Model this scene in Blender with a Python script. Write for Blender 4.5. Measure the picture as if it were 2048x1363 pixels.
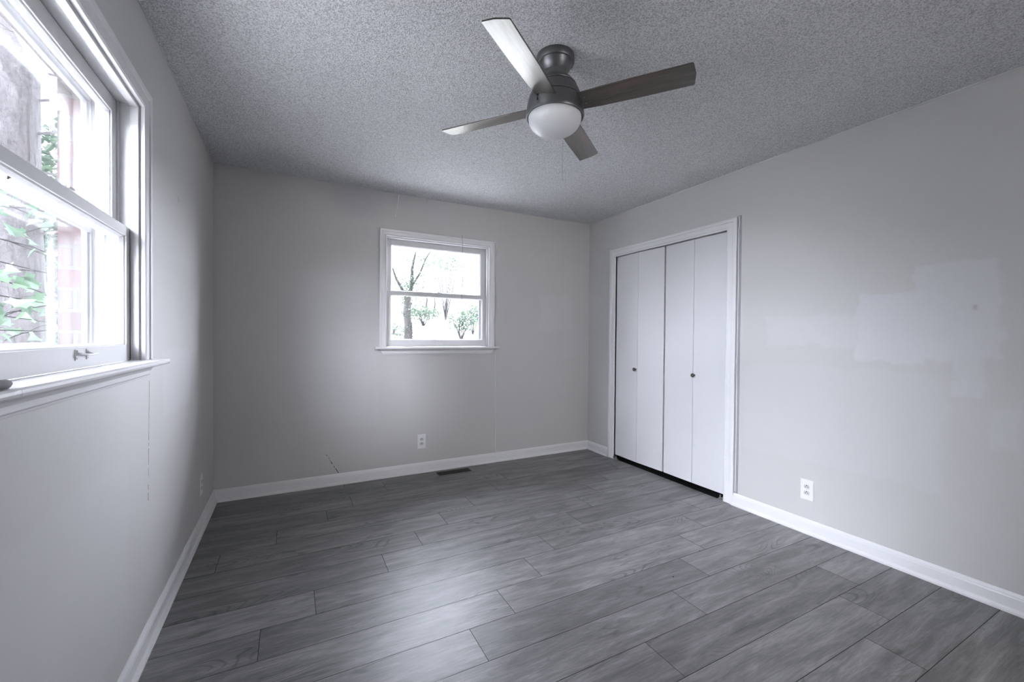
import bpy, bmesh, math, random
from mathutils import Vector, Matrix, noise

scene = bpy.context.scene
for o in list(bpy.data.objects):
    bpy.data.objects.remove(o, do_unlink=True)
COL = scene.collection
PI = math.pi

# ------------------------------------------------------------------ camera
W, D, H = 3.378, 3.690, 2.44          # room width (x), back wall (y), height
Y0 = -0.75                            # wall behind the camera
cam_d = bpy.data.cameras.new('camera')
cam = bpy.data.objects.new('camera', cam_d)
COL.objects.link(cam)
scene.camera = cam
cam_d.sensor_fit = 'HORIZONTAL'
cam_d.sensor_width = 36.0
cam_d.lens = 841.92 / 2048 * 36.0
cam_d.clip_start = 0.02
cam_d.clip_end = 300
_r = Vector((0.88584758, -0.46389897, 0.0084741))
_u = Vector((-0.00206535, 0.01432128, 0.99989531))
_f = Vector((0.46397176, 0.88577235, -0.01172836))
m = Matrix.Identity(4)
for i in range(3):
    m[i][0], m[i][1], m[i][2] = _r[i], _u[i], -_f[i]
m[0][3], m[1][3], m[2][3] = 0.50015, 0.0, 1.22189
cam.matrix_world = m

# ------------------------------------------------------------------ world, daylight, exposure
vs = scene.view_settings
vs.view_transform = 'Standard'
vs.look = 'None'
vs.gamma = 1.0
vs.use_curve_mapping = False
vs.exposure = 0.06

world = bpy.data.worlds.new('world')
scene.world = world
world.use_nodes = True
wn = world.node_tree
wn.nodes.clear()
w_out = wn.nodes.new('ShaderNodeOutputWorld')
w_bg = wn.nodes.new('ShaderNodeBackground')
w_bg.inputs['Color'].default_value = (0.90, 0.89, 1.0, 1)
w_bg.inputs['Strength'].default_value = 3.5
wn.links.new(w_bg.outputs[0], w_out.inputs[0])


def sky_light(name, direction, energy, angle, color):
    """soft daylight from one bright part of the hazy sky"""
    l = bpy.data.lights.new(name, 'SUN')
    l.energy = energy
    l.angle = math.radians(angle)
    l.color = color
    o = bpy.data.objects.new(name, l)
    COL.objects.link(o)
    o.rotation_euler = Vector(direction).to_track_quat('-Z', 'Y').to_euler()
    return o


def dirv(az, el):
    """direction light travels, coming FROM azimuth az (deg from +X) and elevation el"""
    a, e = math.radians(az), math.radians(el)
    return (-math.cos(a) * math.cos(e), -math.sin(a) * math.cos(e), -math.sin(e))


SKYC = (0.875, 0.865, 1.0)
sky_light('sun_west', dirv(186, 17), 17.0, 38, SKYC)
sky_light('sky_west', dirv(182, 8), 24.0, 90, SKYC)
sky_light('sun_north', dirv(38, 11), 20.0, 36, SKYC)
sky_light('sky_north', dirv(84, 16), 16.0, 84, SKYC)
sky_light('sun_southwest', dirv(244, 16), 16.0, 28, SKYC)
sky_light('sky_west_high', dirv(184, 32), 11.0, 32, SKYC)
sky_light('sky_high', dirv(70, 36), 10.0, 58, (0.83, 0.83, 1.0))
sky_light('sky_zenith', dirv(100, 76), 36.0, 50, SKYC)

for nm, loc, rot, sx, sy in (('portal_left', (-0.11, 1.568, 1.59), (0, -PI / 2, 0), 0.96, 0.96),
                             ('portal_back', (1.6945, D + 0.11, 1.59), (-PI / 2, 0, 0), 0.96, 0.96)):
    l = bpy.data.lights.new(nm, 'AREA')
    l.shape = 'RECTANGLE'
    l.size, l.size_y = sx, sy
    l.cycles.is_portal = True
    o = bpy.data.objects.new(nm, l)
    COL.objects.link(o)
    o.location = loc
    o.rotation_euler = rot

# ------------------------------------------------------------------ helpers


def bx(bm, a, b):
    """axis-aligned box between corners a and b"""
    x0, y0, z0 = [min(a[i], b[i]) for i in range(3)]
    x1, y1, z1 = [max(a[i], b[i]) for i in range(3)]
    v = [bm.verts.new(p) for p in ((x0, y0, z0), (x1, y0, z0), (x1, y1, z0), (x0, y1, z0),
                                   (x0, y0, z1), (x1, y0, z1), (x1, y1, z1), (x0, y1, z1))]
    for f in ((3, 2, 1, 0), (4, 5, 6, 7), (0, 1, 5, 4), (1, 2, 6, 5), (2, 3, 7, 6), (3, 0, 4, 7)):
        bm.faces.new([v[i] for i in f])
    return v


def rings(bm, rows, close_u=True, caps=True):
    """quad skin between equal rows of points"""
    vr = [[bm.verts.new(p) for p in r] for r in rows]
    n = len(vr[0])
    for i in range(len(vr) - 1):
        for j in range(n if close_u else n - 1):
            k = (j + 1) % n
            bm.faces.new((vr[i][j], vr[i][k], vr[i + 1][k], vr[i + 1][j]))
    if caps:
        bm.faces.new(vr[0][::-1])
        bm.faces.new(vr[-1])
    return vr


def lathe(bm, prof, c=(0, 0), n=48, caps=False):
    rows = [[(c[0] + r * math.cos(2 * PI * k / n), c[1] + r * math.sin(2 * PI * k / n), z) for k in range(n)]
            for r, z in prof]
    rings(bm, rows, True, caps)


def tube(bm, pts, rad, n=8, caps=True):
    pts = [Vector(p) for p in pts]
    rads = rad if isinstance(rad, (list, tuple)) else [rad] * len(pts)
    rows = []
    prev = None
    for i, p in enumerate(pts):
        t = (pts[min(i + 1, len(pts) - 1)] - pts[max(i - 1, 0)]).normalized()
        if prev is None:
            ref = Vector((0, 0, 1)) if abs(t.z) < 0.9 else Vector((1, 0, 0))
            a = t.cross(ref).normalized()
        else:
            a = (prev - t * prev.dot(t)).normalized()
        prev = a
        b = t.cross(a)
        rows.append([p + (a * math.cos(2 * PI * k / n) + b * math.sin(2 * PI * k / n)) * rads[i] for k in range(n)])
    rings(bm, rows, True, caps)


def extrude_profile(bm, prof, a, b, U, V):
    """prof: list of (u,v) in section plane (U,V vectors); from point a to b"""
    a, b, U, V = Vector(a), Vector(b), Vector(U), Vector(V)
    rows = [[P + U * u + V * v for u, v in prof] for P in (a, b)]
    rings(bm, rows, True, True)


def miter_sweep(bm, prof, path, closed, y0=0.0):
    """path: 2D (x,z) points; prof: (t,d) t = outward offset, d = -y protrusion. Mitred corners."""
    n = len(path)
    rows = []
    for i in range(n):
        p = Vector(path[i])
        if closed:
            a, b = Vector(path[i - 1]), Vector(path[(i + 1) % n])
        else:
            a = Vector(path[i - 1]) if i > 0 else None
            b = Vector(path[i + 1]) if i < n - 1 else None
        d1 = (p - a).normalized() if a is not None else None
        d2 = (b - p).normalized() if b is not None else None
        if d1 is None:
            nrm = Vector((-d2.y, d2.x))
        elif d2 is None:
            nrm = Vector((-d1.y, d1.x))
        else:
            n1, n2 = Vector((-d1.y, d1.x)), Vector((-d2.y, d2.x))
            s = (n1 + n2)
            nrm = s / (s.dot(n1)) if s.length > 1e-6 else n1
        rows.append([(p.x + nrm.x * t, y0 - dd, p.y + nrm.y * t) for t, dd in prof])
    if closed:
        rows.append(rows[0])
        vr = [[bm.verts.new(q) for q in r] for r in rows[:-1]]
        vr.append(vr[0])
        m_ = len(prof)
        for i in range(len(vr) - 1):
            for j in range(m_):
                k = (j + 1) % m_
                bm.faces.new((vr[i][j], vr[i][k], vr[i + 1][k], vr[i + 1][j]))
    else:
        rings(bm, rows, True, True)


def obj(name, bm, mat, parent=None, smooth=False, bevel=0.0, seg=2, loc=None):
    bmesh.ops.recalc_face_normals(bm, faces=bm.faces[:])
    me = bpy.data.meshes.new(name)
    bm.to_mesh(me)
    bm.free()
    o = bpy.data.objects.new(name, me)
    COL.objects.link(o)
    if mat:
        for mm in (mat if isinstance(mat, (list, tuple)) else [mat]):
            me.materials.append(mm)
    if smooth:
        for p in me.polygons:
            p.use_smooth = True
        try:
            me.set_sharp_from_angle(angle=math.radians(40))
        except Exception:
            pass
    if bevel:
        b = o.modifiers.new('bevel', 'BEVEL')
        b.width = bevel
        b.segments = seg
        b.limit_method = 'ANGLE'
        b.angle_limit = math.radians(35)
    if parent:
        o.parent = parent
    if loc:
        o.location = loc
    return o


def empty(name, loc, rz=0.0):
    o = bpy.data.objects.new(name, None)
    o.empty_display_size = 0.1
    COL.objects.link(o)
    o.location = loc
    o.rotation_euler = (0, 0, rz)
    return o


def tag(o, label=None, cat=None, group=None, kind=None):
    if label:
        o['label'] = label
    if cat:
        o['category'] = cat
    if group:
        o['group'] = group
    if kind:
        o['kind'] = kind
    return o


def struct(name, bm, mat, label=None, cat=None, **k):
    o = obj(name, bm, mat, **k)
    return tag(o, label, cat, kind='structure')


# ------------------------------------------------------------------ materials


class NT:
    def __init__(self, name):
        self.mat = bpy.data.materials.new(name)
        self.mat.use_nodes = True
        self.t = self.mat.node_tree
        self.t.nodes.clear()
        self.out = self.t.nodes.new('ShaderNodeOutputMaterial')

    def n(self, typ, **kw):
        nd = self.t.nodes.new(typ)
        for k, v in kw.items():
            if k in nd.inputs.keys():
                nd.inputs[k].default_value = v
            else:
                setattr(nd, k, v)
        return nd

    def l(self, a, b):
        self.t.links.new(a, b)

    def sock(self, nd, i, v):
        if hasattr(v, 'is_linked') or isinstance(v, bpy.types.NodeSocket):
            self.l(v, nd.inputs[i])
        else:
            nd.inputs[i].default_value = v

    def math(self, op, a, b=0.0, c=None, clamp=False):
        nd = self.t.nodes.new('ShaderNodeMath')
        nd.operation = op
        nd.use_clamp = clamp
        self.sock(nd, 0, a)
        self.sock(nd, 1, b)
        if c is not None:
            self.sock(nd, 2, c)
        return nd.outputs[0]

    def mix(self, fac, a, b, blend='MIX'):
        nd = self.t.nodes.new('ShaderNodeMix')
        nd.data_type = 'RGBA'
        nd.blend_type = blend
        self.sock(nd, 0, fac)
        self.sock(nd, 6, a if not isinstance(a, tuple) else (*a, 1))
        self.sock(nd, 7, b if not isinstance(b, tuple) else (*b, 1))
        return nd.outputs[2]

    def noise(self, vec, scale, detail=2.0, rough=0.5, dist=0.0):
        nd = self.t.nodes.new('ShaderNodeTexNoise')
        self.l(vec, nd.inputs['Vector'])
        nd.inputs['Scale'].default_value = scale
        nd.inputs['Detail'].default_value = detail
        nd.inputs['Roughness'].default_value = rough
        nd.inputs['Distortion'].default_value = dist
        return nd.outputs['Fac']

    def ramp(self, fac, stops):
        nd = self.t.nodes.new('ShaderNodeValToRGB')
        self.l(fac, nd.inputs[0])
        els = nd.color_ramp.elements
        while len(els) < len(stops):
            els.new(0.5)
        for e, (p, c) in zip(els, stops):
            e.position = p
            e.color = (*c, 1) if isinstance(c, tuple) else (c, c, c, 1)
        return nd.outputs[0]

    def smooth(self, v, a, b):
        nd = self.t.nodes.new('ShaderNodeMapRange')
        nd.interpolation_type = 'SMOOTHSTEP'
        self.sock(nd, 0, v)
        nd.inputs[1].default_value = a
        nd.inputs[2].default_value = b
        return nd.outputs[0]

    def coord(self, kind='Object'):
        return self.t.nodes.new('ShaderNodeTexCoord').outputs[kind]

    def mapping(self, vec, scale=(1, 1, 1), loc=(0, 0, 0), rot=(0, 0, 0)):
        nd = self.t.nodes.new('ShaderNodeMapping')
        self.l(vec, nd.inputs[0])
        nd.inputs['Scale'].default_value = scale
        nd.inputs['Location'].default_value = loc
        nd.inputs['Rotation'].default_value = rot
        return nd.outputs[0]

    def xyz(self, vec):
        nd = self.t.nodes.new('ShaderNodeSeparateXYZ')
        self.l(vec, nd.inputs[0])
        return nd.outputs

    def bump(self, h, strength, dist=0.01, normal=None):
        nd = self.t.nodes.new('ShaderNodeBump')
        self.l(h, nd.inputs['Height'])
        nd.inputs['Strength'].default_value = strength
        nd.inputs['Distance'].default_value = dist
        if normal is not None:
            self.l(normal, nd.inputs['Normal'])
        return nd.outputs[0]

    def bsdf(self, color, rough=0.5, spec=0.5, metal=0.0, normal=None, **kw):
        nd = self.t.nodes.new('ShaderNodeBsdfPrincipled')
        self.sock(nd, nd.inputs.find('Base Color'), color if not isinstance(color, tuple) else (*color, 1))
        self.sock(nd, nd.inputs.find('Roughness'), rough)
        nd.inputs['Specular IOR Level'].default_value = spec
        nd.inputs['Metallic'].default_value = metal
        for k, v in kw.items():
            nd.inputs[k].default_value = v
        if normal is not None:
            self.l(normal, nd.inputs['Normal'])
        self.l(nd.outputs[0], self.out.inputs[0])
        return nd


def m_simple(name, color, rough=0.5, spec=0.5, metal=0.0, var=0.04, bump=0.0, bscale=200, **kw):
    t = NT(name)
    c = t.coord()
    f = t.noise(c, 3.0, 3)
    a = tuple(min(1, x * (1 - var)) for x in color)
    b = tuple(min(1, x * (1 + var)) for x in color)
    colr = t.mix(f, a, b)
    nrm = t.bump(t.noise(c, bscale, 2), bump, 0.002) if bump else None
    t.bsdf(colr, rough, spec, metal, nrm, **kw)
    return t.mat


def box_mask(t, u, v, u0, u1, v0, v1, e=0.012):
    a = t.smooth(u, u0 - e, u0 + e)
    b = t.math('SUBTRACT', 1.0, t.smooth(u, u1 - e, u1 + e))
    c = t.smooth(v, v0 - e, v0 + e)
    d = t.math('SUBTRACT', 1.0, t.smooth(v, v1 - e, v1 + e))
    return t.math('MULTIPLY', t.math('MULTIPLY', a, b), t.math('MULTIPLY', c, d))


PAINT = (0.545, 0.536, 0.530)
PATCH = (0.585, 0.580, 0.592)


def m_wall(name, boxes=(), uaxis=1, dark=(), cracks=()):
    """painted drywall with roller texture; boxes = (u0,u1,z0,z1,strength) of a paler colour (touch-up paint on the right wall)"""
    t = NT(name)
    c = t.coord('Object')
    s = t.xyz(c)
    u, z = s[uaxis], s[2]
    wob = t.math('MULTIPLY', t.math('SUBTRACT', t.noise(c, 7.0, 4, 0.6), 0.5), 0.16)
    wob2 = t.math('MULTIPLY', t.math('SUBTRACT', t.noise(t.mapping(c, (1, 1, 1), (5, 3, 9)), 6.0, 4, 0.6), 0.5), 0.12)
    uu = t.math('ADD', u, wob)
    zz = t.math('ADD', z, wob2)
    base = t.mix(t.noise(c, 1.1, 3), tuple(x * 0.975 for x in PAINT), tuple(min(1, x * 1.02) for x in PAINT))
    for (a, b, c0, c1, st) in boxes:
        mk = t.math('MULTIPLY', box_mask(t, uu, zz, a, b, c0, c1), st)
        base = t.mix(mk, base, PATCH)
    for (a, b, c0, c1, st) in dark:
        mk = t.math('MULTIPLY', box_mask(t, u, z, a, b, c0, c1, 0.006), st)
        base = t.mix(mk, base, (0.36, 0.355, 0.35))
    for (u0, z0, u1, z1, wd, thr) in cracks:
        dz = z1 - z0
        k = t.math('DIVIDE', t.math('SUBTRACT', z, z0), dz)
        line = t.math('ADD', u0, t.math('MULTIPLY', k, u1 - u0))
        jit = t.math('MULTIPLY', t.math('SUBTRACT', t.noise(c, 28, 3), 0.5), 0.012)
        dist = t.math('ABSOLUTE', t.math('SUBTRACT', t.math('ADD', u, jit), line))
        on = t.math('SUBTRACT', 1.0, t.smooth(dist, wd * 0.5, wd))
        inr = t.math('MULTIPLY', t.math('GREATER_THAN', k, 0.0), t.math('LESS_THAN', k, 1.0))
        brk = t.math('GREATER_THAN', t.noise(t.mapping(c, (1, 1, 1), (2, 7, 1)), 40, 2), thr)
        mk = t.math('MULTIPLY', t.math('MULTIPLY', on, inr), brk)
        base = t.mix(mk, base, (0.10, 0.095, 0.09))
    bh = t.noise(c, 130, 3, 0.6)
    nrm = t.bump(bh, 0.10, 0.002)
    t.bsdf(base, 0.52, 0.32, 0.0, nrm)
    return t.mat


M = {}
M['wall_left'] = m_wall('wall_paint_left', uaxis=1,
                        boxes=[(2.35, 2.9, 0.85, 1.15, 0.5), (0.9, 1.9, 0.2, 0.8, 0.25)],
                        dark=[(2.63, 2.645, 1.87, 1.90, 0.9), (2.81, 2.82, 1.62, 1.63, 0.8),
                              (3.30, 3.315, 0.98, 0.992, 0.8), (2.25, 2.36, 0.655, 0.665, 0.0)],
                        cracks=[(2.131, 0.56, 2.148, 1.045, 0.0035, 0.43)])
M['wall_back'] = m_wall('wall_paint_back', uaxis=0,
                        boxes=[(0.35, 1.05, 0.55, 1.72, 0.30), (2.75, 3.15, 1.28, 1.66, 0.4),
                               (3.05, 3.36, 1.0, 2.0, 0.25), (0.62, 1.15, 0.45, 1.1, 0.35)],
                        cracks=[(0.842, 0.092, 0.752, 0.252, 0.0045, 0.46)])
M['wall_right'] = m_wall('wall_paint_right', uaxis=1,
                         boxes=[(0.665, 0.97, 1.13, 1.60, 1.0), (0.92, 1.22, 1.10, 1.47, 1.0),
                                (1.15, 1.75, 1.18, 1.36, 0.55), (0.71, 0.83, 0.95, 1.14, 0.75),
                                (0.60, 0.70, 0.72, 0.90, 0.6), (0.85, 1.9, 0.45, 1.05, 0.3)],
                         dark=[(0.745, 0.762, 1.365, 1.39, 0.5)])
M['wall_front'] = m_wall('wall_paint_front', uaxis=0)

# popcorn ceiling
t = NT('popcorn_ceiling')
c = t.coord()
n1 = t.noise(c, 165, 3, 0.62)
v = t.n('ShaderNodeTexVoronoi', feature='SMOOTH_F1')
t.l(t.mapping(c, (1, 1, 1)), v.inputs['Vector'])
v.inputs['Scale'].default_value = 200
hh = t.math('ADD', t.math('MULTIPLY', n1, 1.0), t.math('MULTIPLY', t.math('SUBTRACT', 1.0, v.outputs['Distance']), 0.55))
crumb = t.ramp(n1, [(0.36, (0.44, 0.44, 0.45)), (0.58, (0.78, 0.78, 0.79))])
t.bsdf(crumb, 0.9, 0.1, 0.0, t.bump(hh, 1.0, 0.006))
M['ceiling'] = t.mat

M['trim'] = m_simple('semi_gloss_white_paint', (0.73, 0.725, 0.735), 0.32, 0.45, var=0.02, bump=0.04, bscale=60)
M['trim_old'] = m_simple('old_white_paint', (0.60, 0.595, 0.60), 0.45, 0.4, var=0.06, bump=0.12, bscale=90)
M['door'] = m_simple('door_white_paint', (0.655, 0.65, 0.665), 0.42, 0.4, var=0.015, bump=0.03, bscale=40)
M['storm'] = m_simple('dull_storm_aluminium', (0.30, 0.30, 0.31), 0.5, 0.3, var=0.1)
M['plastic'] = m_simple('white_plastic', (0.76, 0.76, 0.77), 0.35, 0.5, var=0.01)
M['plastic_grey'] = m_simple('receptacle_plastic', (0.55, 0.55, 0.55), 0.4, 0.4, var=0.02)
M['dark'] = m_simple('dark_void', (0.012, 0.012, 0.012), 0.9, 0.1)
M['gap'] = m_simple('grey_caulk_gap', (0.32, 0.32, 0.33), 0.7, 0.2, var=0.2)
M['nickel'] = m_simple('brushed_pewter', (0.165, 0.165, 0.17), 0.38, 0.5, 0.75, var=0.05, bump=0.02, bscale=300)
M['steel'] = m_simple('galvanized_steel', (0.55, 0.55, 0.56), 0.35, 0.5, 0.9)
M['bronze'] = m_simple('dark_vent_metal', (0.20, 0.195, 0.19), 0.45, 0.4, 0.3, var=0.1)
M['knob'] = m_simple('aged_knob_metal', (0.12, 0.115, 0.11), 0.35, 0.5, 0.6)
M['cable'] = m_simple('painted_cable', (0.76, 0.76, 0.76), 0.5, 0.3)
M['cord_dark'] = m_simple('dark_cord', (0.14, 0.13, 0.13), 0.6, 0.3)
M['debris'] = m_simple('dark_debris', (0.02, 0.018, 0.02), 0.8, 0.2)

# frosted globe
t = NT('frosted_opal_glass')
b = t.bsdf((0.68, 0.68, 0.69), 0.33, 0.5, **{'Subsurface Weight': 0.3, 'Subsurface Radius': (0.05, 0.05, 0.05)})
M['globe'] = t.mat

# window glass: clear, reflective by angle
t = NT('window_glass')
tr = t.n('ShaderNodeBsdfTransparent')
tr.inputs[0].default_value = (0.96, 0.975, 0.97, 1)
gl = t.n('ShaderNodeBsdfGlossy')
gl.inputs['Roughness'].default_value = 0.02
fr = t.t.nodes.new('ShaderNodeLayerWeight')
fr.inputs[0].default_value = 0.5
ff = t.math('ADD', 0.02, t.math('MULTIPLY', t.math('POWER', fr.outputs['Facing'], 5.0), 0.9))
mx = t.n('ShaderNodeMixShader')
t.l(ff, mx.inputs[0])
t.l(tr.outputs[0], mx.inputs[1])
t.l(gl.outputs[0], mx.inputs[2])
t.l(mx.outputs[0], t.out.inputs[0])
M['glass'] = t.mat

# grey wood plank floor (per-plank tone and offset come from the mesh)
t = NT('grey_vinyl_planks')
at_ = t.n('ShaderNodeAttribute', attribute_name='plank')
rs = t.t.nodes.new('ShaderNodeSeparateColor')
t.l(at_.outputs['Color'], rs.inputs[0])
r1, r2, r3 = rs.outputs[0], rs.outputs[1], rs.outputs[2]
c = t.coord()
cmb = t.t.nodes.new('ShaderNodeCombineXYZ')
t.l(t.math('MULTIPLY', r1, 37.0), cmb.inputs[0])
t.l(t.math('MULTIPLY', r2, 53.0), cmb.inputs[1])
t.l(t.math('MULTIPLY', r3, 11.0), cmb.inputs[2])
va = t.t.nodes.new('ShaderNodeVectorMath')
va.operation = 'ADD'
t.l(c, va.inputs[0])
t.l(cmb.outputs[0], va.inputs[1])
vec = va.outputs[0]
wide = t.noise(t.mapping(vec, (1.3, 7.5, 1)), 2.3, 6, 0.66, 0.5)
streak = t.noise(t.mapping(vec, (3.4, 85, 1)), 2.0, 6, 0.74, 0.25)
pores = t.noise(t.mapping(vec, (14, 260, 1)), 2.0, 2, 0.6)
# cathedral rings: contour bands of a stretched smooth field
field = t.noise(t.mapping(vec, (1.0, 5.2, 1)), 1.35, 1.0, 0.4, 0.15)
ringv = t.math('FRACT', t.math('MULTIPLY', field, 30.0))
ring = t.math('ABSOLUTE', t.math('SUBTRACT', ringv, 0.5))
ring = t.smooth(ring, 0.28, 0.5)
ringmask = t.smooth(t.noise(t.mapping(vec, (1.2, 4.0, 1), (3, 8, 0)), 1.2, 2), 0.52, 0.68)
ring = t.math('MULTIPLY', ring, ringmask)
knot = t.smooth(t.noise(t.mapping(vec, (2.2, 6.0, 1), (9, 2, 0)), 2.1, 3, 0.55, 0.5), 0.63, 0.78)
val = t.math('ADD', t.math('MULTIPLY', wide, 0.66), t.math('MULTIPLY', streak, 0.40))
val = t.math('ADD', val, t.math('SUBTRACT', t.math('MULTIPLY', pores, 0.14), 0.095))
val = t.math('SUBTRACT', val, t.math('MULTIPLY', ring, 0.17))
val = t.math('SUBTRACT', val, t.math('MULTIPLY', knot, 0.20))
val = t.math('ADD', val, t.math('MULTIPLY', t.math('SUBTRACT', r3, 0.5), 0.11))
colr = t.ramp(val, [(0.28, (0.045, 0.044, 0.044)), (0.42, (0.102, 0.099, 0.101)), (0.54, (0.168, 0.164, 0.168)),
                    (0.70, (0.300, 0.294, 0.300))])
rough = t.math('ADD', 0.30, t.math('MULTIPLY', streak, 0.16))
bmp = t.bump(t.math('ADD', t.math('MULTIPLY', pores, 0.6), streak), 0.22, 0.0012)
t.bsdf(colr, rough, 0.75, 0.0, bmp)
M['floor'] = t.mat
M['floor_gap'] = m_simple('plank_joint', (0.03, 0.03, 0.03), 0.8, 0.1)

# fan blade wood
t = NT('dark_blade_laminate')
c = t.coord()
g = t.noise(t.mapping(c, (2.2, 34, 8)), 2.4, 5, 0.65, 0.4)
g2 = t.noise(t.mapping(c, (2.0, 9, 3), (4, 4, 0)), 2.0, 2)
colr = t.ramp(g, [(0.3, (0.028, 0.026, 0.024)), (0.5, (0.055, 0.050, 0.046)), (0.7, (0.095, 0.080, 0.075))])
colr = t.mix(t.smooth(g2, 0.5, 0.75), colr, (0.10, 0.062, 0.062))
b = t.bsdf(colr, 0.30, 0.6, 0.0, None)
b.inputs['Coat Weight'].default_value = 1.0
b.inputs['Coat Roughness'].default_value = 0.20
b.inputs['Coat IOR'].default_value = 1.70
b.inputs['Coat Tint'].default_value = (1.0, 0.985, 0.88, 1)
M['blade'] = t.mat

# brick
t = NT('weathered_brick')
c = t.coord()
bk = t.n('ShaderNodeTexBrick')
mp = t.t.nodes.new('ShaderNodeCombineXYZ')
s = t.xyz(c)
t.l(t.math('ADD', s[0], s[1]), mp.inputs[0])
t.l(s[2], mp.inputs[1])
t.l(mp.outputs[0], bk.inputs['Vector'])
bk.inputs['Scale'].default_value = 1.0
bk.inputs['Brick Width'].default_value = 0.21
bk.inputs['Row Height'].default_value = 0.0765
bk.inputs['Mortar Size'].default_value = 0.0075
bk.inputs['Mortar Smooth'].default_value = 0.15
bk.inputs['Color1'].default_value = (0.058, 0.022, 0.025, 1)
bk.inputs['Color2'].default_value = (0.040, 0.035, 0.033, 1)
bk.inputs['Mortar'].default_value = (0.056, 0.053, 0.052, 1)
bk.inputs['Bias'].default_value = 0.0
wash = t.smooth(t.noise(c, 9, 4, 0.65), 0.50, 0.64)
colr = t.mix(t.math('MULTIPLY', wash, 0.75), bk.outputs['Color'], (0.056, 0.052, 0.050))
h = t.math('ADD', t.math('MULTIPLY', bk.outputs['Fac'], -1.0), t.math('MULTIPLY', t.noise(c, 60, 3), 0.3))
t.bsdf(colr, 0.85, 0.2, 0.0, t.bump(h, 0.6, 0.006))
M['brick'] = t.mat

# bark, leaves, ground
def m_bark(name, c0, c1, sc=1.0):
    t = NT(name)
    c = t.coord()
    n = t.noise(t.mapping(c, (5 * sc, 5 * sc, 1.3 * sc)), 3, 6, 0.7, 0.8)
    f = t.noise(c, 26 * sc, 5, 0.7)
    v = t.math('ADD', t.math('MULTIPLY', n, 0.6), t.math('MULTIPLY', f, 0.4))
    colr = t.ramp(v, [(0.36, c0), (0.6, c1)])
    t.bsdf(colr, 0.9, 0.15, 0.0, t.bump(v, 0.9, 0.05))
    return t.mat


def m_leaf(name, c0, c1, c2, transl=0.45):
    t = NT(name)
    info = t.t.nodes.new('ShaderNodeNewGeometry')
    colr = t.ramp(info.outputs['Random Per Island'], [(0.0, c0), (0.5, c1), (1.0, c2)])
    d = t.n('ShaderNodeBsdfDiffuse')
    t.l(colr, d.inputs[0])
    tl = t.n('ShaderNodeBsdfTranslucent')
    t.l(t.mix(0.5, colr, (0.09, 0.16, 0.085)), tl.inputs[0])
    g = t.n('ShaderNodeBsdfGlossy')
    g.inputs['Roughness'].default_value = 0.4
    mx = t.n('ShaderNodeMixShader')
    mx.inputs[0].default_value = transl
    t.l(d.outputs[0], mx.inputs[1])
    t.l(tl.outputs[0], mx.inputs[2])
    mx2 = t.n('ShaderNodeMixShader')
    mx2.inputs[0].default_value = 0.06
    t.l(mx.outputs[0], mx2.inputs[1])
    t.l(g.outputs[0], mx2.inputs[2])
    t.l(mx2.outputs[0], t.out.inputs[0])
    return t.mat


M['bark_pale'] = m_bark('pale_lichen_bark', (0.075, 0.068, 0.073), (0.20, 0.19, 0.20))
M['bark_dark'] = m_bark('grey_tree_bark', (0.018, 0.017, 0.018), (0.05, 0.046, 0.048))
M['leaf_maple'] = m_leaf('maple_leaves', (0.028, 0.060, 0.044), (0.050, 0.095, 0.062), (0.080, 0.13, 0.075))
M['leaf_shrub'] = m_leaf('shrub_leaves', (0.010, 0.022, 0.017), (0.020, 0.042, 0.028), (0.040, 0.070, 0.036), 0.2)
M['leaf_bush'] = m_leaf('bush_leaves', (0.006, 0.011, 0.010), (0.013, 0.022, 0.018), (0.026, 0.040, 0.026))
M['blocker_solid'] = m_simple('sun_blocker_green', (0.03, 0.05, 0.03), 0.9, 0.1, var=0.5, bump=0.8, bscale=30)
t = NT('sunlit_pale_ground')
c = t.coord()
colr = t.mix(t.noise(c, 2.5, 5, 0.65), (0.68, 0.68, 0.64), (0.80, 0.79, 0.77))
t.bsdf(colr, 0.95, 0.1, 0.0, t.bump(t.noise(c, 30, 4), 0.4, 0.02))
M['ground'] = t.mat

# ------------------------------------------------------------------ room shell
WT = 0.115        # stud wall thickness
WZ0, WZ1 = 1.10, 2.088    # rough window opening
LW0, LW1 = 1.568 - 0.4975, 1.568 + 0.4975
BW0, BW1 = 1.6945 - 0.4975, 1.6945 + 0.4975

bm = bmesh.new()
bx(bm, (-WT, Y0 - WT, 0), (0, LW0, H)); bx(bm, (-WT, LW1, 0), (0, D + WT, H))
bx(bm, (-WT, LW0, 0), (0, LW1, WZ0)); bx(bm, (-WT, LW0, WZ1), (0, LW1, H))
struct('wall_left', bm, M['wall_left'], 'grey painted wall with the near double-hung window in it', 'wall')
bm = bmesh.new()
bx(bm, (0, D, 0), (BW0, D + WT, H)); bx(bm, (BW1, D, 0), (W, D + WT, H))
bx(bm, (BW0, D, 0), (BW1, D + WT, WZ0)); bx(bm, (BW0, D, WZ1), (BW1, D + WT, H))
struct('wall_back', bm, M['wall_back'], 'grey painted far wall with the smaller looking window', 'wall')
CL0, CL1, CLZ = 2.043, 3.262, 2.022       # closet opening
bm = bmesh.new()
bx(bm, (W, Y0 - WT, 0), (W + WT, CL0, H)); bx(bm, (W, CL1, 0), (W + WT, D + WT, H))
bx(bm, (W, CL0, CLZ), (W + WT, CL1, H))
struct('wall_right', bm, M['wall_right'], 'grey wall with paler touch-up paint patches beside the closet', 'wall')
DX0, DX1, DZ = 1.93, 2.62, 2.08  # opening added and sized to aim the hall fill light
bm = bmesh.new()
bx(bm, (0, Y0 - WT, 0), (DX0, Y0, H)); bx(bm, (DX1, Y0 - WT, 0), (W, Y0, H)); bx(bm, (DX0, Y0 - WT, DZ), (DX1, Y0, H))
struct('wall_front', bm, M['wall_front'], 'grey painted wall behind the viewer', 'wall')
bm = bmesh.new()
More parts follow.
